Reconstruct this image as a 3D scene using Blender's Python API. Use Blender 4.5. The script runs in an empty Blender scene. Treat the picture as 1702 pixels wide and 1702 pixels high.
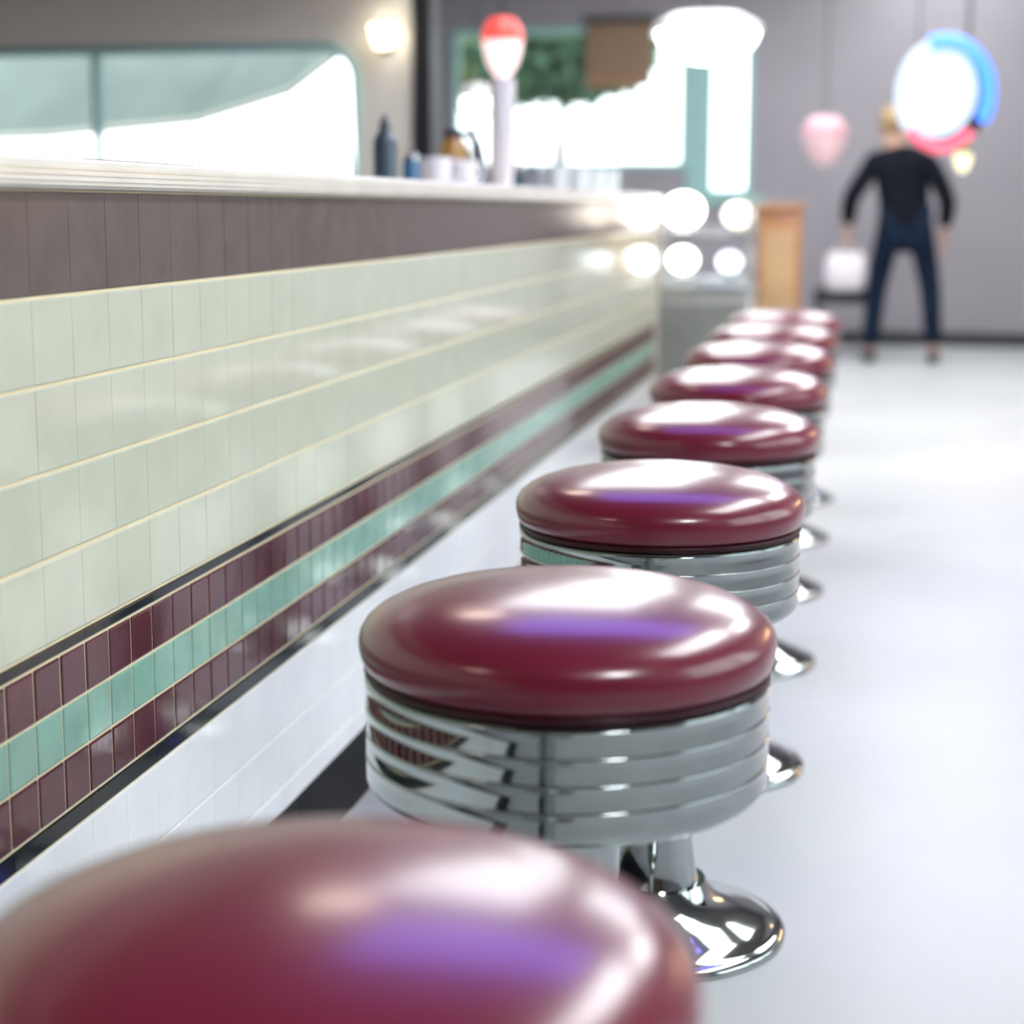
import bpy, bmesh, math, random
from mathutils import Vector, Matrix
random.seed(7)
S = bpy.context.scene
C = S.collection
PI = math.pi

# ------------------------------------------------------------------ camera
cam_d = bpy.data.cameras.new('camera')
cam = bpy.data.objects.new('camera', cam_d); C.objects.link(cam)
CAM_Z = 1.01
yaw, pit, roll = math.radians(11.208), math.radians(9.801), math.radians(0.05)
r0 = Vector((math.cos(yaw), math.sin(yaw), 0))
fw = Vector((-math.sin(yaw) * math.cos(pit), math.cos(yaw) * math.cos(pit), -math.sin(pit)))
u0 = r0.cross(fw)
rr = math.cos(roll) * r0 + math.sin(roll) * u0
uu = -math.sin(roll) * r0 + math.cos(roll) * u0
M = Matrix((rr, uu, -fw)).transposed().to_4x4()
M.translation = (0, 0, CAM_Z)
cam.matrix_world = M
cam_d.sensor_fit = 'HORIZONTAL'
cam_d.sensor_width = 36.0
cam_d.lens = 36.0 * 2924.4 / 1702
cam_d.clip_start = 0.02
cam_d.dof.use_dof = True
cam_d.dof.focus_distance = 2.0
cam_d.dof.aperture_fstop = 2.8
S.camera = cam

# ------------------------------------------------------------------ world, exposure
W = bpy.data.worlds.new('daylight'); S.world = W
W.use_nodes = True
bg = W.node_tree.nodes['Background']
bg.inputs['Color'].default_value = (0.90, 0.96, 1.0, 1)
bg.inputs['Strength'].default_value = 4.2
S.view_settings.view_transform = 'Standard'
S.view_settings.look = 'None'
S.view_settings.gamma = 1.0
S.view_settings.use_curve_mapping = False
S.view_settings.exposure = 0.12
CEIL_EMIT = 60.0
FAR_EMIT = 6.0

def portal(loc, rot, sx, sy):
    l = bpy.data.lights.new('window_portal', 'AREA'); l.shape = 'RECTANGLE'; l.size = sx; l.size_y = sy
    l.cycles.is_portal = True
    o = bpy.data.objects.new('window_portal', l); C.objects.link(o); o.location = loc; o.rotation_euler = rot
portal((2.66, 2.75, 1.75), (0, PI / 2, 0), 2.0, 3.9)            # daylight entering by the street windows
portal((-1.6, 13.5, 1.75), (-PI / 2, 0, 0), 3.4, 1.3)
portal((-3.4, 7.62, 1.37), (-PI / 2, 0, 0), 2.5, 0.75)

# ------------------------------------------------------------------ materials
MATS = {}
def mat(name, col, rough=0.5, metal=0.0, coat=0.0, var=0.06, scale=8.0, bump=0.0, spec=0.5, emit=None, estr=0.0, rvar=0.0, bscale=None, crough=0.05):
    if name in MATS: return MATS[name]
    m = bpy.data.materials.new(name); m.use_nodes = True
    n, l = m.node_tree.nodes, m.node_tree.links
    b = n['Principled BSDF']
    tc = n.new('ShaderNodeTexCoord')
    tx = n.new('ShaderNodeTexNoise'); tx.inputs['Scale'].default_value = scale; tx.inputs['Detail'].default_value = 4
    l.new(tc.outputs['Object'], tx.inputs['Vector'])
    rp = n.new('ShaderNodeValToRGB')
    rp.color_ramp.elements[0].position = 0.3; rp.color_ramp.elements[1].position = 0.7
    rp.color_ramp.elements[0].color = tuple(max(0, c * (1 - var)) for c in col) + (1,)
    rp.color_ramp.elements[1].color = tuple(min(1, c * (1 + var)) for c in col) + (1,)
    l.new(tx.outputs['Fac'], rp.inputs['Fac']); l.new(rp.outputs['Color'], b.inputs['Base Color'])
    b.inputs['Roughness'].default_value = rough
    b.inputs['Metallic'].default_value = metal
    b.inputs['Coat Weight'].default_value = coat
    b.inputs['Coat Roughness'].default_value = crough
    b.inputs['Specular IOR Level'].default_value = spec
    if rvar:
        mr = n.new('ShaderNodeMapRange'); mr.inputs['To Min'].default_value = rough - rvar; mr.inputs['To Max'].default_value = rough + rvar
        l.new(tx.outputs['Fac'], mr.inputs['Value']); l.new(mr.outputs['Result'], b.inputs['Roughness'])
    if bump:
        t2 = n.new('ShaderNodeTexNoise'); t2.inputs['Scale'].default_value = bscale or scale * 6; t2.inputs['Detail'].default_value = 3
        l.new(tc.outputs['Object'], t2.inputs['Vector'])
        bp = n.new('ShaderNodeBump'); bp.inputs['Strength'].default_value = bump; bp.inputs['Distance'].default_value = 0.002
        l.new(t2.outputs['Fac'], bp.inputs['Height']); l.new(bp.outputs['Normal'], b.inputs['Normal'])
    if emit:
        b.inputs['Emission Color'].default_value = tuple(emit) + (1,)
        b.inputs['Emission Strength'].default_value = estr
    MATS[name] = m
    return m

def glass_mat():
    m = bpy.data.materials.new('clear_pane'); m.use_nodes = True
    n, l = m.node_tree.nodes, m.node_tree.links
    n.remove(n['Principled BSDF'])
    t = n.new('ShaderNodeBsdfTransparent'); t.inputs['Color'].default_value = (0.96, 0.985, 0.98, 1)
    g = n.new('ShaderNodeBsdfGlossy'); g.inputs['Roughness'].default_value = 0.02
    f = n.new('ShaderNodeFresnel'); f.inputs['IOR'].default_value = 1.45
    mx = n.new('ShaderNodeMixShader')
    l.new(f.outputs[0], mx.inputs[0]); l.new(t.outputs[0], mx.inputs[1]); l.new(g.outputs[0], mx.inputs[2])
    l.new(mx.outputs[0], n['Material Output'].inputs['Surface'])
    return m
GLASS = glass_mat()

def floor_mat():
    m = mat('pale_polished_floor', (0.49, 0.505, 0.515), spec=.35, rough=0.36, var=0.10, scale=1.1, rvar=0.05, bump=0.03, bscale=30)
    return m

CREAM = mat('cream_glazed_tile', (0.60, 0.625, 0.49), rough=0.09, var=0.04, scale=14, bump=0.05, bscale=18, rvar=0.03)
WHITE = mat('white_glazed_tile', (0.88, 0.90, 0.90), rough=0.10, var=0.03, scale=14, bump=0.05, bscale=18)
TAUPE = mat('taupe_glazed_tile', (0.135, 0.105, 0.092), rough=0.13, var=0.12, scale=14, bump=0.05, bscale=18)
BLACK = mat('black_glazed_tile', (0.003, 0.007, 0.010), rough=0.09, spec=.3, var=0.2, scale=14, bump=0.06, bscale=22)
MAROONT = mat('maroon_glazed_tile', (0.085, 0.014, 0.024), rough=0.09, var=0.25, scale=18, bump=0.08, bscale=26)
GREENT = mat('seafoam_glazed_tile', (0.24, 0.45, 0.36), rough=0.10, var=0.14, scale=18, bump=0.06, bscale=26)
GROUT = mat('cream_grout', (0.80, 0.70, 0.46), rough=0.7, var=0.05, scale=30)
VINYL = mat('maroon_vinyl', (0.165, 0.010, 0.030), rough=0.30, var=0.08, scale=5, coat=0.65, crough=.17, spec=.4, bump=0.02, bscale=160)
VINYL_SHADE = mat('maroon_vinyl_shaded', (0.03, 0.003, 0.007), rough=0.4, spec=.25, var=0.10, scale=5)  # seat vinyl darkened to paint in the shade below the cushion
CHROME = mat('polished_chrome', (0.40, 0.435, 0.43), rough=0.07, metal=1.0, var=0.03, scale=6, rvar=0.02)
STEEL = mat('brushed_steel', (0.56, 0.58, 0.56), rough=0.30, metal=1.0, var=0.06, scale=20)
STEEL_P = mat('painted_grey_steel', (0.47, 0.49, 0.44), rough=0.4, var=0.05, scale=12)
DARKMETAL = mat('dark_metal', (0.05, 0.055, 0.06), rough=0.35, metal=0.6, var=0.1)
TOPMAT = mat('cream_laminate', (0.80, 0.76, 0.67), rough=0.25, var=0.05, scale=9)
WALLP = mat('mauve_grey_paint', (0.30, 0.28, 0.305), rough=0.6, var=0.05, scale=2)
CREAMP = mat('cream_paint', (0.78, 0.75, 0.65), rough=0.6, var=0.05, scale=2)
CEILP = mat('ceiling_paint', (0.22, 0.20, 0.21), rough=0.7, var=0.04, scale=2)
AQUA = mat('aqua_frame_paint', (0.28, 0.48, 0.46), rough=0.4, var=0.05)
WOOD = mat('orange_brown_wood', (0.42, 0.20, 0.075), rough=0.4, var=0.18, scale=5, coat=0.2)

# ------------------------------------------------------------------ mesh helpers
def finish(name, bm, m, parent=None, smooth=True, angle=35, mats=None):
    bmesh.ops.recalc_face_normals(bm, faces=bm.faces)
    me = bpy.data.meshes.new(name); bm.to_mesh(me); bm.free()
    for k in (mats or [m]): me.materials.append(k)
    if smooth:
        for p in me.polygons: p.use_smooth = True
        me.set_sharp_from_angle(angle=math.radians(angle))
    o = bpy.data.objects.new(name, me); C.objects.link(o)
    if parent: o.parent = parent
    return o

def tag(o, label, cat, group=None, kind=None):
    if label: o['label'] = label
    if cat: o['category'] = cat
    if group: o['group'] = group
    if kind: o['kind'] = kind
    return o

def struct(o, label=None, cat=None):
    o['kind'] = 'structure'
    if label: o['label'] = label
    if cat: o['category'] = cat
    return o

def thing(name, label, cat, loc=(0, 0, 0), rz=0, group=None):
    o = bpy.data.objects.new(name, None); C.objects.link(o)
    o.empty_display_size = 0.1
    o.location = loc; o.rotation_euler = (0, 0, rz)
    return tag(o, label, cat, group)

def dup(root, loc, label=None, rz=0):
    r = root.copy(); C.objects.link(r); r.location = loc; r.rotation_euler = (0, 0, rz)
    if label: r['label'] = label
    for ch in list(root.children):
        c = ch.copy(); C.objects.link(c); c.parent = r
        for g in list(ch.children):
            d = g.copy(); C.objects.link(d); d.parent = c
    return r

def box(bm, x0, x1, y0, y1, z0, z1, bev=0.0, seg=2):
    v = [bm.verts.new((x, y, z)) for x in (x0, x1) for y in (y0, y1) for z in (z0, z1)]
    f = [(0, 1, 3, 2), (4, 6, 7, 5), (0, 4, 5, 1), (2, 3, 7, 6), (0, 2, 6, 4), (1, 5, 7, 3)]
    fs = [bm.faces.new([v[i] for i in q]) for q in f]
    if bev:
        es = list({e for q in fs for e in q.edges})
        bmesh.ops.bevel(bm, geom=es, offset=bev, segments=seg, profile=0.5, affect='EDGES')

def boxobj(name, m, x0, x1, y0, y1, z0, z1, bev=0.0, parent=None):
    bm = bmesh.new(); box(bm, x0, x1, y0, y1, z0, z1, bev)
    return finish(name, bm, m, parent)

def lathe(bm, prof, seg=64, c=(0, 0, 0)):
    rings = []
    for r, z in prof:
        if r < 1e-5: rings.append([bm.verts.new((c[0], c[1], c[2] + z))])
        else: rings.append([bm.verts.new((c[0] + r * math.cos(2 * PI * i / seg), c[1] + r * math.sin(2 * PI * i / seg), c[2] + z)) for i in range(seg)])
    for a, b in zip(rings, rings[1:]):
        for i in range(seg):
            j = (i + 1) % seg
            if len(a) == 1 and len(b) == 1: continue
            if len(a) == 1: bm.faces.new((a[0], b[j], b[i]))
            elif len(b) == 1: bm.faces.new((a[i], a[j], b[0]))
            else: bm.faces.new((a[i], a[j], b[j], b[i]))

def latheobj(name, m, prof, parent=None, seg=64, c=(0, 0, 0), angle=35):
    bm = bmesh.new(); lathe(bm, prof, seg, c)
    return finish(name, bm, m, parent, angle=angle)

def tube(bm, pts, r, seg=12, closed=False):
    pts = [Vector(p) for p in pts]; n = len(pts); rings = []
    ref = None
    for i, p in enumerate(pts):
        if closed: t = (pts[(i + 1) % n] - pts[i - 1]).normalized()
        else: t = (pts[min(i + 1, n - 1)] - pts[max(i - 1, 0)]).normalized()
        if ref is None:
            ref = t.orthogonal().normalized()
        ref = (ref - t * ref.dot(t)).normalized()
        b = t.cross(ref)
        rad = r[i] if isinstance(r, (list, tuple)) else r
        rings.append([bm.verts.new(p + rad * (math.cos(2 * PI * k / seg) * ref + math.sin(2 * PI * k / seg) * b)) for k in range(seg)])
    m = n if closed else n - 1
    for i in range(m):
        a, b = rings[i], rings[(i + 1) % n]
        for k in range(seg):
            j = (k + 1) % seg
            bm.faces.new((a[k], a[j], b[j], b[k]))
    if not closed:
        bm.faces.new(rings[0][::-1]); bm.faces.new(rings[-1])

def tubeobj(name, m, pts, r, parent=None, seg=12, closed=False):
    bm = bmesh.new(); tube(bm, pts, r, seg, closed)
    return finish(name, bm, m, parent)

def sphere_prof(r, n=16, z=0, sz=1.0):
    return [(r * math.sin(PI * i / n), z - r * sz * math.cos(PI * i / n)) for i in range(n + 1)]

# ------------------------------------------------------------------ the setting
CEIL_Z = 3.0
XL, XR, Y0, Y1 = -5.2, 2.7, -3.4, 13.5
PY = 7.6                                   # the partition on the kitchen side; beyond it the room narrows
PLAN = [(XL, Y0), (XR, Y0), (XR, Y1), (-3.72, Y1), (-2.02, PY + .1), (XL, PY + .1)]
def slab(name, m, z0, z1):
    bm = bmesh.new()
    lo = [bm.verts.new((x, y, z0)) for x, y in PLAN]; hi = [bm.verts.new((x, y, z1)) for x, y in PLAN]
    bm.faces.new(lo[::-1]); bm.faces.new(hi)
    for i in range(6): bm.faces.new((lo[i], lo[(i + 1) % 6], hi[(i + 1) % 6], hi[i]))
    return struct(finish(name, bm, m, smooth=False))
slab('floor', floor_mat(), -.12, 0)['label'] = 'pale grey polished floor of the aisle'
slab('ceiling', CEILP, CEIL_Z, CEIL_Z + .12)['label'] = 'grey ceiling of the diner'
bm = bmesh.new(); box(bm, -30, 30, -12, 45, -.30, -.15)
struct(finish('ground', bm, mat('pale_pavement', (.42, .42, .41), rough=.9, var=.15, scale=.6), smooth=False), 'pale pavement outside the windows', 'ground')

def wall_with_holes(name, axis, pos, thick, a0, a1, z0, z1, holes, m):
    """axis 'x': the wall lies at x=pos and runs in y; axis 'y': at y=pos, runs in x. holes: (a0,a1,z0,z1)."""
    bm = bmesh.new()
    xs = sorted({a0, a1} | {h[0] for h in holes} | {h[1] for h in holes})
    for s, e in zip(xs, xs[1:]):
        hs = sorted([h for h in holes if h[0] <= s + 1e-6 and h[1] >= e - 1e-6], key=lambda h: h[2])
        z = z0; spans = []
        for h in hs:
            spans.append((z, h[2])); z = h[3]
        spans.append((z, z1))
        for b, t in spans:
            if t - b < 1e-4: continue
            if axis == 'x': box(bm, pos, pos + thick, s, e, b, t)
            else: box(bm, s, e, pos, pos + thick, b, t)
    bmesh.ops.remove_doubles(bm, verts=bm.verts, dist=1e-5)
    return struct(finish(name, bm, m, smooth=False))

street = [(.85, 2.70, .80, 2.70), (2.82, 4.67, .80, 2.70)]
wall_with_holes('wall_right', 'x', XR, .15, Y0, Y1, 0, CEIL_Z, street, WALLP)
BROWNP = mat('brown_panelling', (.16, .10, .07), rough=.5, var=.2)
wall_with_holes('wall_left', 'x', XL - .15, .15, Y0, PY + .1, 0, CEIL_Z, [], BROWNP)
wall_with_holes('wall_rear', 'y', Y0 - .15, .15, XL, XR, 0, CEIL_Z, [], mat('brown_panelling', (.16, .10, .07), rough=.5, var=.2))
bm = bmesh.new()
for a, b in ((0, 1),):
    q = [(-2.02, PY + .1), (-3.72, Y1), (-3.82, Y1), (-2.12, PY + .1)]
    lo = [bm.verts.new((x, y, 0)) for x, y in q]; hi = [bm.verts.new((x, y, CEIL_Z)) for x, y in q]
    bm.faces.new(lo); bm.faces.new(hi[::-1])
    for i in range(4): bm.faces.new((lo[i], hi[i], hi[(i + 1) % 4], lo[(i + 1) % 4]))
struct(finish('wall_side', bm, WALLP, smooth=False))
FAR = [(-3.15, -1.34, 1.30, 2.36), (-1.20, -.85, 1.10, 2.36)]
wall_with_holes('wall_far', 'y', Y1, .15, -3.82, XR, 0, CEIL_Z, FAR, WALLP)
# the cream partition on the kitchen side with its wide rounded window
HATCH = (-4.75, -2.20, 1.06, 1.70)

def partition():
    # outline of the opening with rounded upper corners
    x0, x1, z0, z1 = HATCH; R = .14
    loop = [(x0, z0), (x1, z0)]
    loop += [(x1 - R + R * math.cos(a), z1 - R + R * math.sin(a)) for a in [i * PI / 16 for i in range(9)]]
    loop += [(x0 + R + R * math.cos(a), z1 - R + R * math.sin(a)) for a in [PI / 2 + i * PI / 16 for i in range(9)]]
    outer = [(XL, 0), (-1.94, 0), (-1.94, CEIL_Z), (XL, CEIL_Z)]
    bm = bmesh.new()
    ov = [bm.verts.new((x, PY, z)) for x, z in outer]
    iv = [bm.verts.new((x, PY, z)) for x, z in loop]
    es = [bm.edges.new((ov[i], ov[(i + 1) % 4])) for i in range(4)]
    es += [bm.edges.new((iv[i], iv[(i + 1) % len(iv)])) for i in range(len(iv))]
    bmesh.ops.triangle_fill(bm, edges=es, use_beauty=True)
    g = bmesh.ops.extrude_face_region(bm, geom=list(bm.faces))
    bmesh.ops.translate(bm, verts=[v for v in g['geom'] if isinstance(v, bmesh.types.BMVert)], vec=(0, .10, 0))
    struct(finish('wall_kitchen', bm, CREAMP, smooth=False), 'cream partition wall beside the bright window', 'wall')
    # frame: a swept rounded aqua grey bead
    bm = bmesh.new()
    tube(bm, [(x, PY - .01, z) for x, z in loop], .022, 10, closed=True)
    box(bm, -3.435, -3.41, PY, PY + .06, z0, z1)
    struct(finish('window_1', bm, AQUA), 'wide window with a rounded corner beyond the counter', 'window')
partition()
struct(boxobj('added_dark_panel', BROWNP, XL, -1.95, PY - .30, PY - .001, 2.02, CEIL_Z), 'added brown panel above the cream partition, darkens the seat reflections', 'trim')  # added unseen panel, keeps the cream wall out of the seat reflections
struct(boxobj('trim_1', DARKMETAL, -1.94, -1.86, PY - .02, PY + .14, 0, CEIL_Z), 'dark edge post of the cream partition', 'trim')

def framed_window(n, axis, pos, a0, a1, z0, z1, verts, frame=AQUA, t=.05):
    bm = bmesh.new()
    def bar(s, e, b, u):
        if axis == 'y': box(bm, s, e, pos - .02, pos + .06, b, u)
        else: box(bm, pos - .02, pos + .06, s, e, b, u)
    bar(a0, a1, z0, z0 + t); bar(a0, a1, z1 - t, z1); bar(a0, a0 + t, z0 + t, z1 - t); bar(a1 - t, a1, z0 + t, z1 - t)
    for v in verts: bar(v - t / 2, v + t / 2, z0 + t, z1 - t)
    o = struct(finish('window_%d' % n, bm, frame, smooth=False))
    bm = bmesh.new()
    if axis == 'y': box(bm, a0 + t, a1 - t, pos + .015, pos + .021, z0 + t, z1 - t)
    else: box(bm, pos + .015, pos + .021, a0 + t, a1 - t, z0 + t, z1 - t)
    finish('pane', bm, GLASS, o, smooth=False)
    return o
framed_window(2, 'y', Y1, -3.15, -1.34, 1.30, 2.36, [])['label'] = 'wide window in the far wall with a blind and greenery behind'
framed_window(3, 'y', Y1, -1.20, -.85, 1.10, 2.36, [])['label'] = 'tall narrow window in the far wall'
for i, (a, b, z0, z1) in enumerate(street): framed_window(4 + i, 'x', XR, a, b, z0, z1, [(a + b) / 2], STEEL_P)
struct(boxobj('trim_3', AQUA, -1.34, -1.20, Y1 - .02, Y1, 1.10, 2.4), 'aqua post between the two far windows', 'trim')
struct(boxobj('trim_2', AQUA, -3.3, -.75, Y1 - .03, Y1, 1.04, 1.10), 'aqua sill rail below the far windows', 'trim')
struct(boxobj('baseboard_far', DARKMETAL, -1.0, XR, Y1 - .02, Y1, 0, .10), 'dark baseboard of the far wall', 'baseboard')

# ------------------------------------------------------------------ the counter
LW = -0.817
RH = 0.0898
CY0, CY1 = -1.4, 7.08
H = lambda k: CAM_Z - k * RH            # height of a course, counted in tile rows below eye level
ctr = thing('lunch_counter', 'long tiled lunch counter running along the left of the stools', 'counter', (LW, 0, 0))

def tiles(name, m, z0, z1, pitch, label=None, tilt=0.003, prot=0.0, g=0.0016):
    bm = bmesh.new(); bv = 0.0022; dep = 0.0022
    gy = 0.0016 if pitch < .08 else 0.0001          # the large tiles butt together side by side
    by = bv if pitch < .08 else 0.0005
    y = CY0
    while y < CY1 - 1e-4:
        e = min(y + pitch, CY1)
        ty, tz = random.uniform(-tilt, tilt), random.uniform(-tilt, tilt)
        cy, cz = (y + e) / 2, (z0 + z1) / 2
        def P(yy, zz, x): return bm.verts.new((x + prot + ty * (yy - cy) + tz * (zz - cz), yy, zz))
        o = [P(y + gy, z0 + g, -dep), P(e - gy, z0 + g, -dep), P(e - gy, z1 - g, -dep), P(y + gy, z1 - g, -dep)]
        k = bv * .35; ky = by * .35
        q = [P(y + gy + ky, z0 + g + k, -dep * .25), P(e - gy - ky, z0 + g + k, -dep * .25), P(e - gy - ky, z1 - g - k, -dep * .25), P(y + gy + ky, z1 - g - k, -dep * .25)]
        i = [P(y + gy + by, z0 + g + bv, 0), P(e - gy - by, z0 + g + bv, 0), P(e - gy - by, z1 - g - bv, 0), P(y + gy + by, z1 - g - bv, 0)]
        for a in range(4):
            b = (a + 1) % 4
            bm.faces.new((o[a], o[b], q[b], q[a])); bm.faces.new((q[a], q[b], i[b], i[a]))
        bm.faces.new(i)
        y = e
    me = bpy.data.meshes.new(name)
    bmesh.ops.recalc_face_normals(bm, faces=bm.faces); bm.to_mesh(me); bm.free()
    me.materials.append(m)
    ob = bpy.data.objects.new(name, me); C.objects.link(ob); ob.parent = ctr
    if label: ob['label'] = label
    return ob

def course(name, m, ks, pitch, label, prot=0.0, g=0.0016):
    # several courses of one colour as one part
    first = None
    for a, b in zip(ks, ks[1:]):
        o = tiles(name, m, H(b), H(a), pitch, prot=prot, g=g)
        if first is None: first = o
        else:
            bm = bmesh.new(); bm.from_mesh(first.data); bm.from_mesh(o.data)
            bm.to_mesh(first.data); bm.free(); bpy.data.objects.remove(o)
    first['label'] = label
    return first

SMALL = .0615; BIG = SMALL * 1.5
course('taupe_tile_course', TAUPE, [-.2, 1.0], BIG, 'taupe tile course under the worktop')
course('cream_tile_field', CREAM, [1, 2, 3, 4, 5], BIG, 'cream square wall tiles')
course('black_liner_tile', BLACK, [5.0, 5.18], BIG * 2, 'upper thin black liner tiles')
course('maroon_tile_band', MAROONT, [5.18, 5.82], SMALL, 'upper maroon tile band')
course('seafoam_tile_band', GREENT, [5.82, 6.455], SMALL, 'seafoam green tile band')
course('maroon_tile_band', MAROONT, [6.455, 7.10], SMALL, 'lower maroon tile band')
course('black_liner_tile', BLACK, [7.10, 7.38], BIG * 2, 'lower black liner tiles')
course('white_tile_field', WHITE, [7.38, 8.46, 9.40, 9.83], BIG, 'white lower wall tiles', g=.0006)
course('black_base_tile', mat('black_matt_tile', (.003, .004, .006), rough=.5, spec=.12, var=.2), [9.83, CAM_Z / RH - .01], BIG * 2, 'black recessed base tiles at the floor', prot=-.004)
bm = bmesh.new(); box(bm, -.62, -.0019, CY0, CY1, H(9.83), H(-.2)); box(bm, -.60, -.0061, CY0, CY1, 0, H(9.83))
finish('grout_body', bm, GROUT, ctr, smooth=False)

boxobj('end_trim', mat('beige_bullnose', (0.70, 0.62, 0.50), rough=.15, var=.05), -.62, .004, CY1, CY1 + .035, 0.0, H(-.2), bev=.004, parent=ctr)

wt = thing('worktop', 'cream worktop with a ribbed edge along the top of the tiled counter', 'worktop', (LW, 0, H(-.2)))
boxobj('slab', TOPMAT, -.66, .012, CY0, CY1 + .05, 0.0, .0336, bev=.006, parent=wt)
bm = bmesh.new(); box(bm, .012, .016, CY0, CY1 + .05, .004, .0296, .0015)
for k in (.011, .0168, .0226): box(bm, .016, .0175, CY0, CY1 + .05, k - .0018, k + .0018)
finish('edge_strip', bm, TOPMAT, wt)
TOPZ = H(-.2) + .0336

# ------------------------------------------------------------------ the stools
st = thing('swivel_stool', 'maroon swivel stool', 'stool', (0, 0, 0), 0, None)
latheobj('seat_cushion', VINYL, [(0, .5875), (.150, .5875), (.1890, .5885), (.1918, .5915), (.1945, .598), (.1962, .606), (.1964, .613), (.1948, .6205), (.190, .6285), (.180, .637), (.165, .6445), (.145, .651),
    (.12, .6565), (.09, .661), (.06, .6638), (.03, .6653), (0, .6658)], st, 96, angle=60)
latheobj('seat_welt', VINYL_SHADE, [(.14, .5795), (.1885, .5795), (.1912, .5812), (.1918, .584), (.1908, .5868), (.1885, .588), (.15, .588), (.14, .5795)], st, 96, angle=60)
prof = [(.10, .579), (.1885, .579), (.1902, .5775)]
zt = .5765
for k in range(4):
    a, b = zt - k * .0241, zt - (k + 1) * .0241
    prof += [(.1893, a - .0006), (.1908, a - .0012), (.1912, a - .0022), (.1908, a - .0034), (.1904, a - .0042), (.1905, (a + b) / 2), (.1904, b + .0010), (.1893, b + .0006)]
b = zt - 4 * .0241
prof += [(.1885, b - .002), (.186, b - .006), (.180, b - .0105), (.170, b - .014), (.155, b - .0165), (.10, b - .018), (.10, .579)]
latheobj('chrome_band', CHROME, prof, st, 96, angle=50)
latheobj('pedestal', CHROME, [(0, .05), (.070, .05), (.060, .085), (.0535, .13), (.051, .20), (.051, .40), (.055, .43), (.075, .452), (.105, .463), (.105, .470), (0, .470)], st, 64, angle=50)
latheobj('floor_flange', CHROME, [(0, 0), (.186, 0), (.1865, .006), (.184, .011), (.176, .0145), (.172, .0150), (.168, .0185), (.15, .026), (.125, .036), (.10, .049), (.084, .062), (.072, .078), (.0, .078)], st, 96, angle=50)
grp = 'maroon counter stools along the tiled counter'
names = ['nearest maroon stool, blurred seat cut off by the lower left of the photo',
         'second maroon stool from the camera, chrome band with ribs fully in view',
         'third maroon stool, right behind the large sharp one',
         'fourth maroon stool from the camera along the counter',
         'fifth maroon stool from the camera, dark left edge over white tiles',
         'sixth maroon stool, third from the far end of the row',
         'seventh maroon stool, last but one in the row',
         'farthest maroon stool at the end of the row by the louvred cabinet']
st['group'] = grp
for i, nm in enumerate(names):
    loc = (-.2627, 1.595 + (i - 1) * .7676, 0)
    if i == 0: st.location = loc; st['label'] = nm
    else: dup(st, loc, nm, rz=0.37 * i)

# ------------------------------------------------------------------ louvred cabinet past the counter end, rack and glowing globes for glints
cb = thing('louvred_cabinet', 'grey steel cabinet with a louvred grille at the far end of the counter', 'cabinet', (-.64, 7.36, 0))
w2, d2, ch = .19, .20, .70
bm = bmesh.new()
box(bm, -w2, w2, -d2 + .02, d2, .06, ch - .02, .004)
finish('body', bm, STEEL_P, cb)
boxobj('top', STEEL, -w2 - .01, w2 + .01, -d2 - .0, d2 + .01, ch - .0199, ch, bev=.004, parent=cb)
boxobj('plinth', DARKMETAL, -w2 + .02, w2 - .02, -d2 + .04, d2 - .02, 0, .0599, parent=cb)
bm = bmesh.new()
for a, b, c, d in ((-w2, -w2 + .02, .10, ch - .05), (w2 - .02, w2, .10, ch - .05), (-w2 + .02, w2 - .02, .10, .115), (-w2 + .02, w2 - .02, ch - .075, ch - .05)):
    box(bm, a, b, -d2, -d2 + .0195, c, d, .002)
gf = finish('grille_frame', bm, STEEL_P, cb)
bm = bmesh.new()
z = .125
while z < ch - .085:
    v = [bm.verts.new((x, y, zz)) for x in (-w2 + .0205, w2 - .0205) for y, zz in ((-d2 + .002, z), (-d2 + .017, z + .011), (-d2 + .0185, z + .0095), (-d2 + .0035, z - .0015))]
    for q in ((0, 1, 2, 3), (7, 6, 5, 4), (0, 4, 5, 1), (1, 5, 6, 2), (2, 6, 7, 3), (3, 7, 4, 0)): bm.faces.new([v[i] for i in q])
    z += .0165
finish('louvres', bm, STEEL_P, cb, smooth=False)

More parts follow.
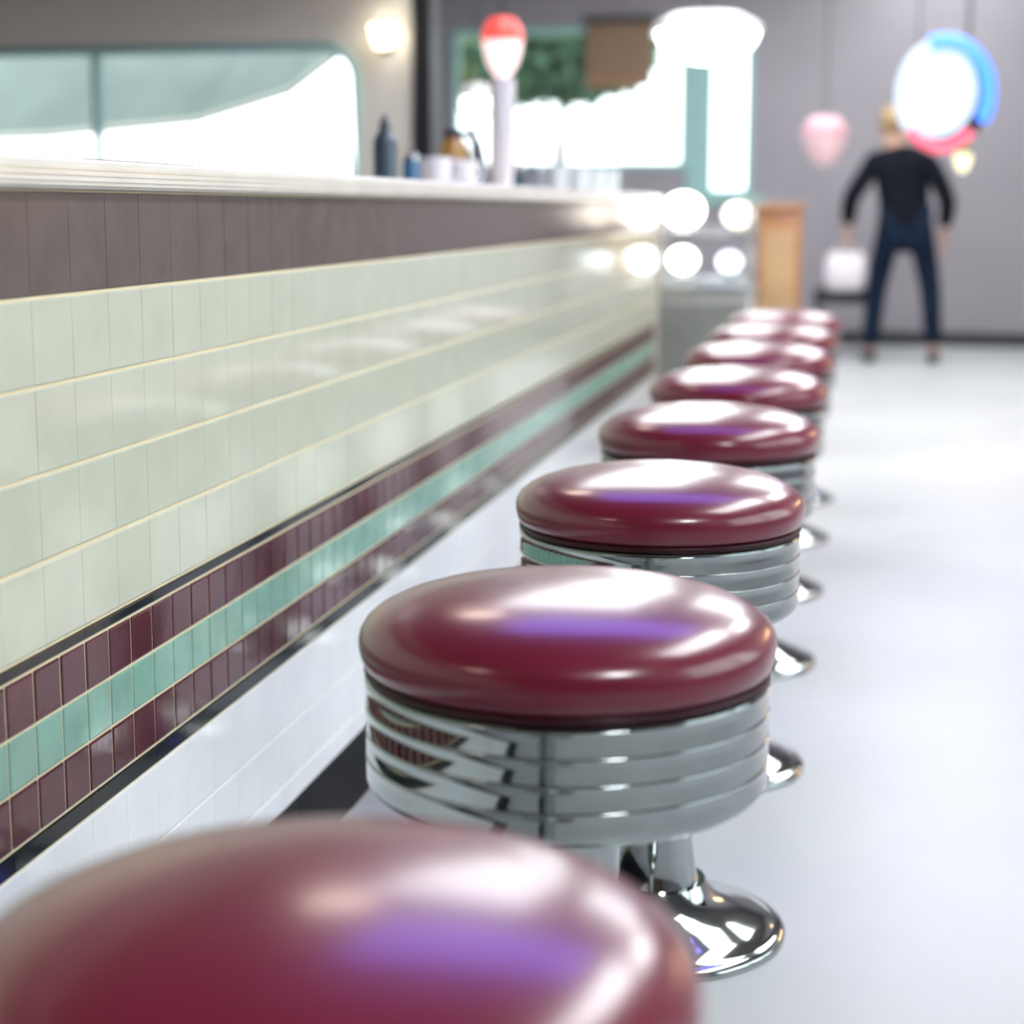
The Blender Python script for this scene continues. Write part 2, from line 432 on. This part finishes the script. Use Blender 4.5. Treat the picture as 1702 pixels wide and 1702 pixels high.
rk = thing('wire_rack', 'two tier steel rack standing on the louvred cabinet', 'rack', (-.64, 7.38, ch))
for x in (-.18, .18):
    for y in (-.14, .14): tubeobj('post', STEEL, [(x, y, 0), (x, y, .34)], .007, rk)
for z in (.018, .20):
    bm = bmesh.new(); box(bm, -.185, .185, -.145, .145, z, z + .006)
    tube(bm, [(-.18, -.14, z + .03), (.18, -.14, z + .03)], .004, 8)
    finish('shelf', bm, STEEL, rk)
GLOBE = mat('white_glint_glow', (.9, .9, .88), rough=.3, emit=(1, .99, .95), estr=7)  # bright reflections off chrome ware, put in as glowing globes
GLOBEW = mat('warm_glint_glow', (.9, .85, .75), rough=.3, emit=(1, .88, .72), estr=2.2)
GLOBEB = mat('cool_glint_glow', (.85, .9, .95), rough=.3, emit=(.82, .9, 1), estr=2.2)
for (x, y, z, r, m, lab) in ((-.735, 7.33, ch + .206, .082, GLOBE, 'largest glowing globe for a white glint, upper left on the steel rack'),
                             (-.515, 7.36, ch + .206, .060, GLOBEW, 'glowing globe for a warm white glint, upper right on the steel rack'),
                             (-.735, 7.33, ch + .024, .060, GLOBE, 'glowing globe for a white glint, lower left on the steel rack'),
                             (-.545, 7.36, ch + .024, .050, GLOBEB, 'glowing globe for a bluish glint, lower right on the steel rack')):
    g = thing('glint_globe', lab, 'lamp', (x, y, z), 0, 'glowing globes for glints on the steel rack')
    latheobj('base', CHROME, [(0, 0), (r * .6, 0), (r * .6, .012), (r * .35, .022), (r * .3, .03), (0, .03)], g, 32)
    latheobj('globe', m, sphere_prof(r, 20, r * .85 + .026, .85), g, 40, angle=80)

# ------------------------------------------------------------------ things standing on the counter
T = TOPZ + .0005
def simple(name, label, cat, loc, group=None): return thing(name, label, cat, loc, 0, group)
b = simple('sauce_bottle', 'tall dark slate sauce bottle on the counter nearest the cream wall', 'bottle', (-1.05, 3.85, T))
DKB = mat('dark_slate_plastic', (.06, .095, .12), rough=.3, var=.1)
latheobj('bottle_body', DKB, [(0, 0), (.024, 0), (.027, .004), (.027, .085), (.024, .10), (.014, .115), (.012, .12), (0, .12)], b, 32)
latheobj('cap', mat('dark_grey_cap', (.09, .10, .11), rough=.4), [(0, .1205), (.014, .1205), (.013, .130), (.006, .147), (.003, .152), (0, .152)], b, 24)
b = simple('sugar_jar', 'small blue jar beside the tall dark bottle', 'jar', (-1.05, 4.08, T))
latheobj('jar_body', mat('blue_glaze', (.06, .17, .30), rough=.15, var=.1), [(0, 0), (.018, 0), (.021, .004), (.021, .05), (.018, .058), (0, .058)], b, 32)
latheobj('lid', CHROME, [(0, .0585), (.019, .0585), (.019, .068), (.012, .074), (0, .075)], b, 32)
PORC = mat('white_porcelain', (.88, .88, .87), rough=.12, var=.02)
mug = None
for (y, lab) in ((4.33, 'left one of two white mugs on the counter'), (4.63, 'right one of two white mugs on the counter')):
    if mug is None:
        mug = simple('coffee_mug', lab, 'mug', (-1.05, y, T), 'white mugs on the counter')
        latheobj('cup', PORC, [(0, 0), (.028, 0), (.031, .003), (.037, .03), (.039, .072), (.0365, .072), (.034, .03), (.028, .007), (0, .006)], mug, 40, angle=50)
        tubeobj('handle', PORC, [(.036, 0, .060), (.052, 0, .062), (.063, 0, .050), (.063, 0, .034), (.052, 0, .020), (.0345, 0, .020)], .0045, mug)
    else: dup(mug, (-1.05, y, T), lab, rz=.8)
b = simple('syrup_dispenser', 'amber syrup dispenser with a dark slanted handle behind the mugs', 'dispenser', (-1.13, 4.86, T))
latheobj('jug', mat('amber_syrup', (.45, .26, .06), rough=.12, var=.15, coat=.5), [(0, 0), (.030, 0), (.036, .006), (.042, .04), (.042, .09), (.034, .125), (.026, .140), (0, .140)], b, 40)
latheobj('spout_lid', DARKMETAL, [(0, .1405), (.028, .1405), (.028, .152), (.018, .164), (0, .166)], b, 32)
tubeobj('handle', DKB, [(.026, 0, .150), (.050, 0, .150), (.068, 0, .120), (.082, 0, .06), (.086, 0, .012)], [.010, .013, .014, .014, .012], b)
b = simple('paper_cup_stack', 'tall stack of white paper cups on the counter below the red lamp', 'cups', (-1.05, 5.15, T))
PAPER = mat('white_paper', (.86, .85, .82), rough=.6, var=.02)
for k in range(12):
    z = k * .021
    latheobj('paper_cup', PAPER, [(0, z + .002), (.027, z), (.038, z + .085), (.040, z + .087), (.038, z + .089), (.0365, z + .087), (.0262, z + .004), (0, z + .004)], b, 32)
sh = None
for (x, y, m, lab) in ((-1.05, 5.40, DKB, 'dark pepper shaker just right of the white cup stack'), (-1.05, 5.74, mat('grey_glass', (.30, .33, .36), rough=.1), 'grey salt shaker, next after the dark pepper shaker')):
    s_ = simple('shaker', lab, 'shaker', (x, y, T), 'shakers on the counter')
    latheobj('shaker_body', m, [(0, 0), (.024, 0), (.026, .004), (.022, .055), (.021, .060), (0, .060)], s_, 28)
    latheobj('shaker_cap', CHROME, [(0, .0605), (.022, .0605), (.022, .072), (.015, .084), (0, .087)], s_, 28)
tm = None
TUMB = mat('pale_tumbler_glass', (.72, .80, .80), rough=.08, var=.03)
for k, (x, y, lab) in enumerate(((-1.05, 6.15, 'first pale glass tumbler in the row near the counter end'), (-1.02, 6.42, 'second pale glass tumbler in the row near the counter end'),
                                 (-1.0, 6.68, 'third pale glass tumbler in the row near the counter end'), (-.98, 6.93, 'last pale glass tumbler, at the very end of the counter'))):
    if tm is None:
        tm = simple('tumbler', lab, 'glass', (x, y, T), 'tumblers at the counter end')
        latheobj('glass_wall', TUMB, [(0, .004), (.026, 0), (.028, .002), (.034, .095), (.0325, .096), (.0265, .010), (0, .008)], tm, 32)
    else: dup(tm, (x, y, T), lab)

# ------------------------------------------------------------------ hanging lamps
def pendant(label, x, y, z0, h, r, shade, bulb, group=None, cat='lamp', name='pendant_lamp'):
    p = thing(name, label, cat, (x, y, z0), 0, group)
    zt = CEIL_Z - z0
    latheobj('shade', shade, [(r * .25, h), (r * .62, h * .97), (r * .92, h * .80), (r, h * .70), (r * .98, h * .61), (r * .94, h * .61), (r * .95, h * .70), (r * .85, h * .78), (r * .55, h * .93), (r * .2, h * .95), (r * .25, h)], p, 40)
    latheobj('bulb', bulb, [(r * .93 * math.sin(PI / 2 * i / 12), h * .67 * (1 - math.cos(PI / 2 * i / 12))) for i in range(13)] + [(0, h * .68)], p, 40, angle=80)
    tubeobj('cord', DARKMETAL, [(0, 0, h), (0, 0, zt - .03)], .004, p, 8)
    latheobj('ceiling_rose', DARKMETAL, [(0, zt - .03), (.035, zt - .03), (.045, zt - .001), (0, zt - .001)], p, 24)
    return p
pendant('red glass pendant lamp glowing pink, hanging over the far counter', -1.468, 7.2, 1.53, .24, .085,
        mat('red_glass_glow', (.6, .05, .04), rough=.2, emit=(1, .10, .08), estr=.8), mat('pink_bulb_glow', (.9, .7, .68), rough=.3, emit=(1, .74, .72), estr=1.1))
pendant('pale pink pendant lamp in front of the grey far wall', -.236, 10.0, 1.24, .27, .125,
        mat('pink_glass_glow', (.62, .36, .40), rough=.3, emit=(1, .45, .5), estr=.10), mat('pink_bulb_soft', (.7, .5, .52), rough=.3, emit=(1, .5, .56), estr=.12))
WSH = mat('white_enamel', (.85, .85, .83), rough=.25)
pendant('wide white dome lamp glowing above the tall far window', -.80, 9.0, 1.72, .24, .27, WSH, mat('white_bulb_glow', (.9, .9, .9), rough=.3, emit=(.93, .98, 1), estr=9))
pendant('small white pendant lamp between the cream wall and the red lamp', -2.02, 9.2, 1.45, .20, .08, WSH, mat('white_bulb_glow2', (.9, .9, .9), rough=.3, emit=(1, .98, .92), estr=4))
WARM = mat('warm_bulb_glow', (.9, .7, .5), rough=.3, emit=(1, .62, .28), estr=9)
pendant('warm white pendant lamp high over the counter', -1.35, 4.5, 2.35, .26, .20, WSH, mat('warm_white_bulb', (.9, .8, .7), rough=.3, emit=(1, .80, .66), estr=11))
for i, y in enumerate((6.5, 7.4, 8.3)):
    pendant('amber pendant lamp over the window seats, ' + ('nearest the camera', 'middle one', 'farthest one')[i], 2.3, y, 1.35, .34, .26, mat('amber_shade', (.5, .25, .08), rough=.3), WARM, 'amber pendant lamps')

# ceiling fixtures
PANEL = mat('fluorescent_diffuser', (.9, .9, .9), rough=.4, emit=(.95, .98, 1.0), estr=CEIL_EMIT)
PANEL_FAR = mat('luminous_panel', (.9, .9, .9), rough=.4, emit=(.95, .98, 1.0), estr=FAR_EMIT)
def fixture(x, y, sx, sy, lab, grp, pm=PANEL):
    t = thing('ceiling_light', lab, 'ceiling light', (x, y, CEIL_Z - .081), 0, grp)
    bm = bmesh.new(); box(bm, -sx / 2 - .02, sx / 2 + .02, -sy / 2 - .02, sy / 2 + .02, .03, .08, .006); finish('housing', bm, STEEL_P, t)
    bm = bmesh.new(); box(bm, -sx / 2, sx / 2, -sy / 2, sy / 2, 0, .0299, .01); finish('diffuser', bm, pm, t)
    return t
fixture(1.20, -.05, .55, .55, 'square fluorescent ceiling light over the aisle beside the camera', None)
PANEL_MID = mat('long_light_diffuser', (.9, .9, .9), rough=.4, emit=(.95, .98, 1.0), estr=13)
a_ = None
for x, y, w in ((.98, 3.55, 'nearer one'), (1.35, 6.9, 'farther one')):
    lab = 'long fluorescent ceiling light over the aisle, ' + w
    if a_ is None: a_ = fixture(x, y, .55, 2.5, lab, 'long fluorescent lights over the aisle', PANEL_MID)
    else: dup(a_, (x, y, CEIL_Z - .081), lab)
a_ = None
for x, y, w in ((-1.05, 7.25, 'first on the kitchen side'), (-1.05, 10.6, 'second on the kitchen side'), (.55, 9.0, 'first over the aisle'), (.55, 11.9, 'second over the aisle')):
    lab = 'large luminous ceiling panel at the far end, ' + w
    if a_ is None: a_ = fixture(x, y, 1.15, 2.7, lab, 'luminous ceiling panels at the far end', PANEL_FAR)
    else: dup(a_, (x, y, CEIL_Z - .081), lab)
fixture(-2.3, -.3, .6, .4, 'warm ceiling light on the kitchen side', None, mat('warm_diffuser', (.9, .85, .8), rough=.4, emit=(1, .80, .66), estr=12))
nt = thing('neon_light', 'violet blue neon light of six parallel tubes under the ceiling across the stools', 'neon light', (-.30, 4.0, 2.72))
NV = mat('blue_neon_glow', (.3, .25, .9), rough=.3, emit=(.25, .21, 1.0), estr=4.5)
for k in range(6): tubeobj('tube', NV, [(-.80, .19 * k - .475, .05), (.75, .19 * k - .475, .05)], .045, nt)
for x in (-.7, .65): boxobj('bracket', DARKMETAL, x - .02, x + .02, -.52, .52, .096, CEIL_Z - 2.721, parent=nt)

# ------------------------------------------------------------------ neon sign hanging over the aisle
sg = thing('neon_sign', 'round blue and white neon sign hanging at the upper right', 'neon sign', (.345, 9.0, 1.55))
NW = mat('neon_white_blue', (.35, .42, .5), rough=.3, emit=(.66, .80, 1), estr=.80)
NB = mat('neon_blue', (.05, .18, .8), rough=.3, emit=(.05, .22, 1.0), estr=1.6)
NR = mat('neon_red', (.7, .1, .15), rough=.3, emit=(.85, .12, .2), estr=1.0)
def disc(name, m, r, y0, y1, parent, sx=1, sz=1, cx=0, cz=0):
    bm = bmesh.new(); n = 48
    a = [bm.verts.new((cx + sx * r * math.cos(2 * PI * i / n), y0, cz + sz * r * math.sin(2 * PI * i / n))) for i in range(n)]
    b_ = [bm.verts.new((v.co.x, y1, v.co.z)) for v in a]
    bm.faces.new(a); bm.faces.new(b_)
    for i in range(n): bm.faces.new((a[i], a[(i + 1) % n], b_[(i + 1) % n], b_[i]))
    return finish(name, bm, m, parent)
disc('backing', DARKMETAL, .27, .02, .06, sg, .82, 1.0)
disc('lit_face', NW, .20, -.02, .0199, sg, .9, 1.1, -.02, .02)
arc = lambda a0, a1, rx, rz, n=24, y=-.03, cx=0, cz=0: [(cx + rx * math.cos(a0 + (a1 - a0) * i / n), y, cz + rz * math.sin(a0 + (a1 - a0) * i / n)) for i in range(n + 1)]
tubeobj('blue_tube', NB, arc(-.5, 1.9, .215, .255), .035, sg)
tubeobj('red_tube', NR, arc(-2.45, -.75, .19, .25), .026, sg)
tubeobj('white_tube', NW, arc(1.9, 3.85, .20, .25), .024, sg)
for x in (-.12, .12): tubeobj('hanger', DARKMETAL, [(x, .04, .22), (x, .04, CEIL_Z - 1.55)], .004, sg, 8)
pendant('small yellow lamp just below right of the blue neon sign', .47, 9.32, 1.19, .15, .045, mat('olive_shade', (.25, .28, .12), rough=.3), mat('yellow_bulb_glow', (.9, .85, .55), rough=.3, emit=(1, .93, .55), estr=1.3))

ws = thing('wall_sconce', 'small warm wall lamp high on the cream partition', 'lamp', (-2.06, PY, 1.72))
boxobj('back_plate', CHROME, -.03, .03, -.012, -.0005, -.05, .05, bev=.003, parent=ws)
latheobj('glass_shade', mat('warm_sconce_glow', (.9, .85, .7), rough=.3, emit=(1, .86, .62), estr=5), [(0, -.045), (.03, -.04), (.045, 0), (.055, .05), (.05, .05), (.0, .02)], ws, 28, c=(0, -.068, .01), angle=60)

# ------------------------------------------------------------------ podium, bench, bag
pd = thing('wooden_podium', 'narrow orange brown wooden podium beyond the last stools', 'podium', (-.42, 9.1, 0))
boxobj('body', WOOD, -.105, .105, -.10, .16, .05, 1.0, bev=.006, parent=pd)
boxobj('plinth', DARKMETAL, -.115, .115, -.11, .17, 0, .0499, parent=pd)
bm = bmesh.new(); box(bm, -.12, .12, -.13, .19, 1.0005, 1.03, .006); finish('top', bm, WOOD, pd)
boxobj('front_panel', mat('tan_wood', (.46, .30, .15), rough=.4, var=.15, scale=5), -.08, .08, -.108, -.1005, .12, .9, bev=.003, parent=pd)
bn = thing('low_bench', 'low black bench beside the legs of the person in dark clothes', 'bench', (-.14, 12.6, 0))
boxobj('seat', mat('black_leather', (.02, .022, .028), rough=.4), -.20, .20, -.17, .17, .36, .46, bev=.02, parent=bn)
for x in (-.17, .17):
    for y in (-.14, .14): boxobj('leg', DARKMETAL, x - .018, x + .018, y - .018, y + .018, 0, .3599, parent=bn)

# roller blind on the far window and greenery outside
rb = thing('roller_blind', 'brown roller blind partly lowered over the wide far window', 'blind', (-1.85, Y1 - .06, 2.36))
tubeobj('roller', DARKMETAL, [(-.27, 0, 0.03), (.27, 0, .03)], .025, rb)
boxobj('blind_fabric', mat('brown_fabric', (.26, .17, .11), rough=.8), -.25, .25, -.004, .004, -.42, .03, parent=rb)
boxobj('bottom_bar', WOOD, -.255, .255, -.01, .01, -.45, -.4205, bev=.003, parent=rb)

def tree(label, x, y, h, crown, col, dens):
    t = thing('tree', label, 'tree', (x, y, 0), 0, 'trees outside the far window')
    tubeobj('trunk', mat('bark', (.12, .08, .05), rough=.9), [(0, 0, -.3), (.03, 0, h * .3), (-.02, .02, h * .6), (0, 0, h * .8)], [.09, .075, .06, .03], t, 10)
    bm = bmesh.new(); rnd = random.Random(int(x * 100))
    for i in range(dens):
        u = rnd.uniform(-1, 1); a = rnd.uniform(0, 2 * PI); r = crown * rnd.uniform(.5, 1) ** .5
        q = math.sqrt(1 - u * u)
        c = Vector((r * q * math.cos(a), r * q * math.sin(a), h + r * u * .55))
        d = Vector((rnd.uniform(-1, 1), rnd.uniform(-1, 1), rnd.uniform(-1, .3))).normalized(); s = d.orthogonal().normalized(); L = rnd.uniform(.10, .18); w = L * .4
        n = d.cross(s) * .02
        p = [c, c + d * L * .5 + s * w + n, c + d * L, c + d * L * .5 - s * w + n]
        bm.faces.new([bm.verts.new(v) for v in p])
    finish('foliage', bm, col, t, smooth=False)
LF1 = mat('leaf_green', (.05, .13, .06), rough=.5, var=.3, scale=3)
LF2 = mat('leaf_yellow_green', (.17, .20, .07), rough=.5, var=.3, scale=3)
tree('yellow green tree outside the left half of the far window', -4.0, 18.2, 2.62, 1.05, LF2, 3600)
tree('darker green tree outside the right half of the far window', -2.75, 16.2, 2.45, .85, LF1, 3000)

# canvas awning outside the rounded kitchen window
aw = thing('awning', 'grey green canvas awning outside the rounded window', 'awning', (-3.4, PY + 1.2, -.15))
CANV = mat('grey_green_canvas', (.15, .20, .19), rough=.8, var=.12, scale=3)
bm = bmesh.new()
pts = [(-2.2, 1.50), (-.85, 1.53), (.0, 1.60), (.5, 1.74), (.80, 1.95)]
for (a, za), (b_, zb) in zip(pts, pts[1:]):
    vs = [bm.verts.new(p) for p in ((a, 0, za), (b_, 0, zb), (b_, .7, 2.6), (a, .7, 2.6), (a, .03, za), (b_, .03, zb), (b_, .73, 2.6), (a, .73, 2.6))]
    for q in ((0, 1, 2, 3), (7, 6, 5, 4), (0, 4, 5, 1), (2, 6, 7, 3)): bm.faces.new([vs[i] for i in q])
bmesh.ops.remove_doubles(bm, verts=bm.verts, dist=1e-4)
finish('canvas', bm, CANV, aw, smooth=False)
tubeobj('front_bar', STEEL_P, [(x, .0, z) for x, z in pts], .018, aw, 8)
for x in (-2.0, .75): tubeobj('arm', STEEL_P, [(x, .05, 1.50 if x < 0 else 1.86), (x, .5, .6), (x, .5, 0)], .015, aw, 8)

# ------------------------------------------------------------------ the person at the far end of the aisle
def skin(name, verts, edges, m, parent=None, root=0, sub=2):
    me = bpy.data.meshes.new(name + '_cage')
    me.from_pydata([v[0] for v in verts], edges, [])
    ob = bpy.data.objects.new(name + '_cage', me); C.objects.link(ob)
    ob.modifiers.new('s', 'SKIN'); md = ob.modifiers.new('d', 'SUBSURF'); md.levels = sub; md.render_levels = sub
    sv = me.skin_vertices[0].data
    for i, v in enumerate(verts):
        r = v[1]; sv[i].radius = r if isinstance(r, tuple) else (r, r)
        sv[i].use_root = (i == root)
    dg = bpy.context.evaluated_depsgraph_get()
    nm = bpy.data.meshes.new_from_object(ob.evaluated_get(dg)); nm.name = name
    bpy.data.objects.remove(ob)
    nm.materials.clear(); nm.materials.append(m)
    for p in nm.polygons: p.use_smooth = True
    o = bpy.data.objects.new(name, nm); C.objects.link(o)
    if parent: o.parent = parent
    return o

SKINM = mat('skin', (.55, .33, .24), rough=.5, var=.06)
DARKC = mat('dark_navy_jacket', (.006, .007, .012), rough=.9, spec=.15, var=.2, scale=6)
TROU = mat('dark_blue_trousers', (.006, .013, .030), rough=.9, spec=.15, var=.2, scale=6)
HAIRM = mat('sandy_hair', (.36, .24, .12), rough=.6, var=.25, scale=30)
pr = thing('person', 'person in a dark jacket and dark trousers walking at the far end of the aisle', 'person', (.255, 12.0, 0))
J = {'pelvis': (0, 0, .93), 'belly': (-.01, 0, 1.05), 'chest': (-.03, .01, 1.21), 'neck0': (-.06, .01, 1.36), 'neck1': (-.085, .015, 1.43),
     'h0': (-.10, .02, 1.49), 'h1': (-.105, .02, 1.56), 'h2': (-.105, .015, 1.615),
     'sL': (-.21, .0, 1.31), 'eL': (-.36, -.05, 1.07), 'wL': (-.37, .06, .86), 'sR': (.15, .0, 1.30), 'eR': (.27, -.06, 1.05), 'wR': (.25, .05, .84),
     'hL': (-.10, 0, .88), 'kL': (-.17, .05, .49), 'aL': (-.20, -.06, .09), 'tL': (-.22, .09, .035), 'hR': (.10, 0, .88), 'kR': (.18, .0, .48), 'aR': (.21, -.10, .10), 'tR': (.22, .05, .04)}
def limb_hand(side, w, verts, edges, wi):
    sx = -1 if side == 'L' else 1
    def add(p, r, par): verts.append((tuple(p), r)); edges.append((par, len(verts) - 1)); return len(verts) - 1
    w = Vector(w)
    palm = add(w + Vector((0, .012, -.055)), (.016, .034), wi)
    for k, (dy, L) in enumerate(((-.028, .060), (-.009, .072), (.010, .068), (.028, .054))):
        a = add(w + Vector((0, .012 + dy, -.088)), .0095, palm)
        b_ = add(w + Vector((-sx * .006, .014 + dy * 1.05, -.088 - L * .5)), .0085, a)
        add(w + Vector((-sx * .020, .016 + dy * 1.05, -.088 - L * .9)), .0075, b_)
    a = add(w + Vector((-sx * .004, .045, -.050)), .010, palm)
    add(w + Vector((-sx * .012, .064, -.078)), .0085, a)
V = []; E = []; idx = {}
def jv(k, r): V.append((J[k], r)); idx[k] = len(V) - 1
for k, r in (('pelvis', (.10, .15)), ('belly', (.09, .13)), ('chest', (.095, .15)), ('neck0', (.065, .075)), ('neck1', .052), ('h0', (.066, .078)), ('h1', (.076, .092)), ('h2', (.055, .066)),
             ('sL', .055), ('eL', .042), ('wL', .027), ('sR', .055), ('eR', .042), ('wR', .027), ('hL', .082), ('kL', .054), ('aL', .036), ('tL', .03), ('hR', .082), ('kR', .054), ('aR', .036), ('tR', .03)): jv(k, r)
for a, b_ in (('pelvis', 'belly'), ('belly', 'chest'), ('chest', 'neck0'), ('neck0', 'neck1'), ('neck1', 'h0'), ('h0', 'h1'), ('h1', 'h2'), ('neck0', 'sL'), ('sL', 'eL'), ('eL', 'wL'), ('neck0', 'sR'), ('sR', 'eR'), ('eR', 'wR'),
              ('pelvis', 'hL'), ('hL', 'kL'), ('kL', 'aL'), ('aL', 'tL'), ('pelvis', 'hR'), ('hR', 'kR'), ('kR', 'aR'), ('aR', 'tR')): E.append((idx[a], idx[b_]))
limb_hand('L', J['wL'], V, E, idx['wL']); limb_hand('R', J['wR'], V, E, idx['wR'])
# nose and ears (the figure faces away from the camera)
for p, r, par in (((-.105, .115, 1.545), .012, 'h1'), ((-.182, .015, 1.55), .014, 'h1'), ((-.028, .015, 1.55), .014, 'h1')):
    V.append((p, r)); E.append((idx[par], len(V) - 1))
skin('body', V, E, SKINM, pr)
for sx in (-.03, .03): latheobj('eye', mat('eye_white', (.8, .8, .8), rough=.2), sphere_prof(.011, 8), pr, 12, c=(-.105 + sx, .104, 1.567))
bm = bmesh.new()
bmesh.ops.create_uvsphere(bm, u_segments=32, v_segments=20, radius=1)
for v in bm.verts:
    n = v.co.copy(); k = 1 + .02 * math.sin(9 * n.x) * math.sin(7 * n.y + 3 * n.z)
    v.co = Vector((-.105 + n.x * .088 * k, .008 + n.y * .104 * k, 1.575 + n.z * .094 * k))
bmesh.ops.delete(bm, geom=[v for v in bm.verts if v.co.z < 1.50 or (v.co.y > .06 and v.co.z < 1.605)], context='VERTS')
g = bmesh.ops.solidify(bm, geom=list(bm.faces), thickness=.008)
finish('hair', bm, HAIRM, pr, angle=80)
def garment(name, m, spec, links):
    vv = []; ee = []; ii = {}
    for k, p, r in spec: vv.append((p if p else J[k], r)); ii[k] = len(vv) - 1
    for a, b_ in links: ee.append((ii[a], ii[b_]))
    return skin(name, vv, ee, m, pr)
garment('jacket', DARKC, [('hem', (0, 0, .86), (.185, .125)), ('pelvis', None, (.18, .122)), ('belly', None, (.175, .12)), ('chest', None, (.195, .13)), ('neck0', None, (.105, .09)), ('col', (-.075, .013, 1.405), (.07, .066)),
    ('sL', None, .078), ('eL', None, .064), ('wL', (-.368, .045, .90), .05), ('sR', None, .078), ('eR', None, .064), ('wR', (.252, .035, .885), .05)],
    [('hem', 'pelvis'), ('pelvis', 'belly'), ('belly', 'chest'), ('chest', 'neck0'), ('neck0', 'col'), ('neck0', 'sL'), ('sL', 'eL'), ('eL', 'wL'), ('neck0', 'sR'), ('sR', 'eR'), ('eR', 'wR')])
garment('trousers', TROU, [('pelvis', (0, 0, .91), (.112, .165)), ('hL', None, .10), ('kL', None, .074), ('aL', None, .062), ('hR', None, .10), ('kR', None, .074), ('aR', None, .062)],
    [('pelvis', 'hL'), ('hL', 'kL'), ('kL', 'aL'), ('pelvis', 'hR'), ('hR', 'kR'), ('kR', 'aR')])
SHOE = mat('black_shoe', (.012, .012, .014), rough=.4)
for s in 'LR':
    a, t = Vector(J['a' + s]), Vector(J['t' + s]); d = (t - a); d.z = 0; d.normalize()
    p0 = Vector((a.x, a.y, .042)) - d * .06
    skin('shoe', [(tuple(p0), (.042, .040)), (tuple(p0 + d * .10), (.044, .040)), (tuple(p0 + d * .20 + Vector((0, 0, -.006))), (.047, .034)), (tuple(p0 + d * .27 + Vector((0, 0, -.012))), (.036, .026))], [(0, 1), (1, 2), (2, 3)], SHOE, pr)
bg_ = thing('carrier_bag', 'pale lilac white carrier bag held in the left hand of the person', 'bag', (.255 - .372, 12.07, .47))
bm = bmesh.new()
n = 28; rows = ((0, .10, .055), (.01, .125, .07), (.10, .145, .085), (.19, .135, .07), (.25, .12, .03))
rings = []
for z, a, b_ in rows:
    rings.append([bm.verts.new((a * math.copysign(abs(math.cos(2 * PI * i / n)) ** .6, math.cos(2 * PI * i / n)), b_ * math.copysign(abs(math.sin(2 * PI * i / n)) ** .6, math.sin(2 * PI * i / n)) * (1 + .08 * math.sin(5 * i)), z)) for i in range(n)])
bm.faces.new(rings[0][::-1])
for a, b_ in zip(rings, rings[1:]):
    for i in range(n): bm.faces.new((a[i], a[(i + 1) % n], b_[(i + 1) % n], b_[i]))
BAGM = mat('pale_bag', (.72, .66, .70), rough=.5, var=.05)
finish('bag_body', bm, BAGM, bg_, angle=60)
for y in (-.02, .02): tubeobj('strap', BAGM, [(-.08, y, .24), (-.06, y * .8, .29), (0, y * .2, .305), (.06, y * .8, .29), (.08, y, .24)], .005, bg_, 8)
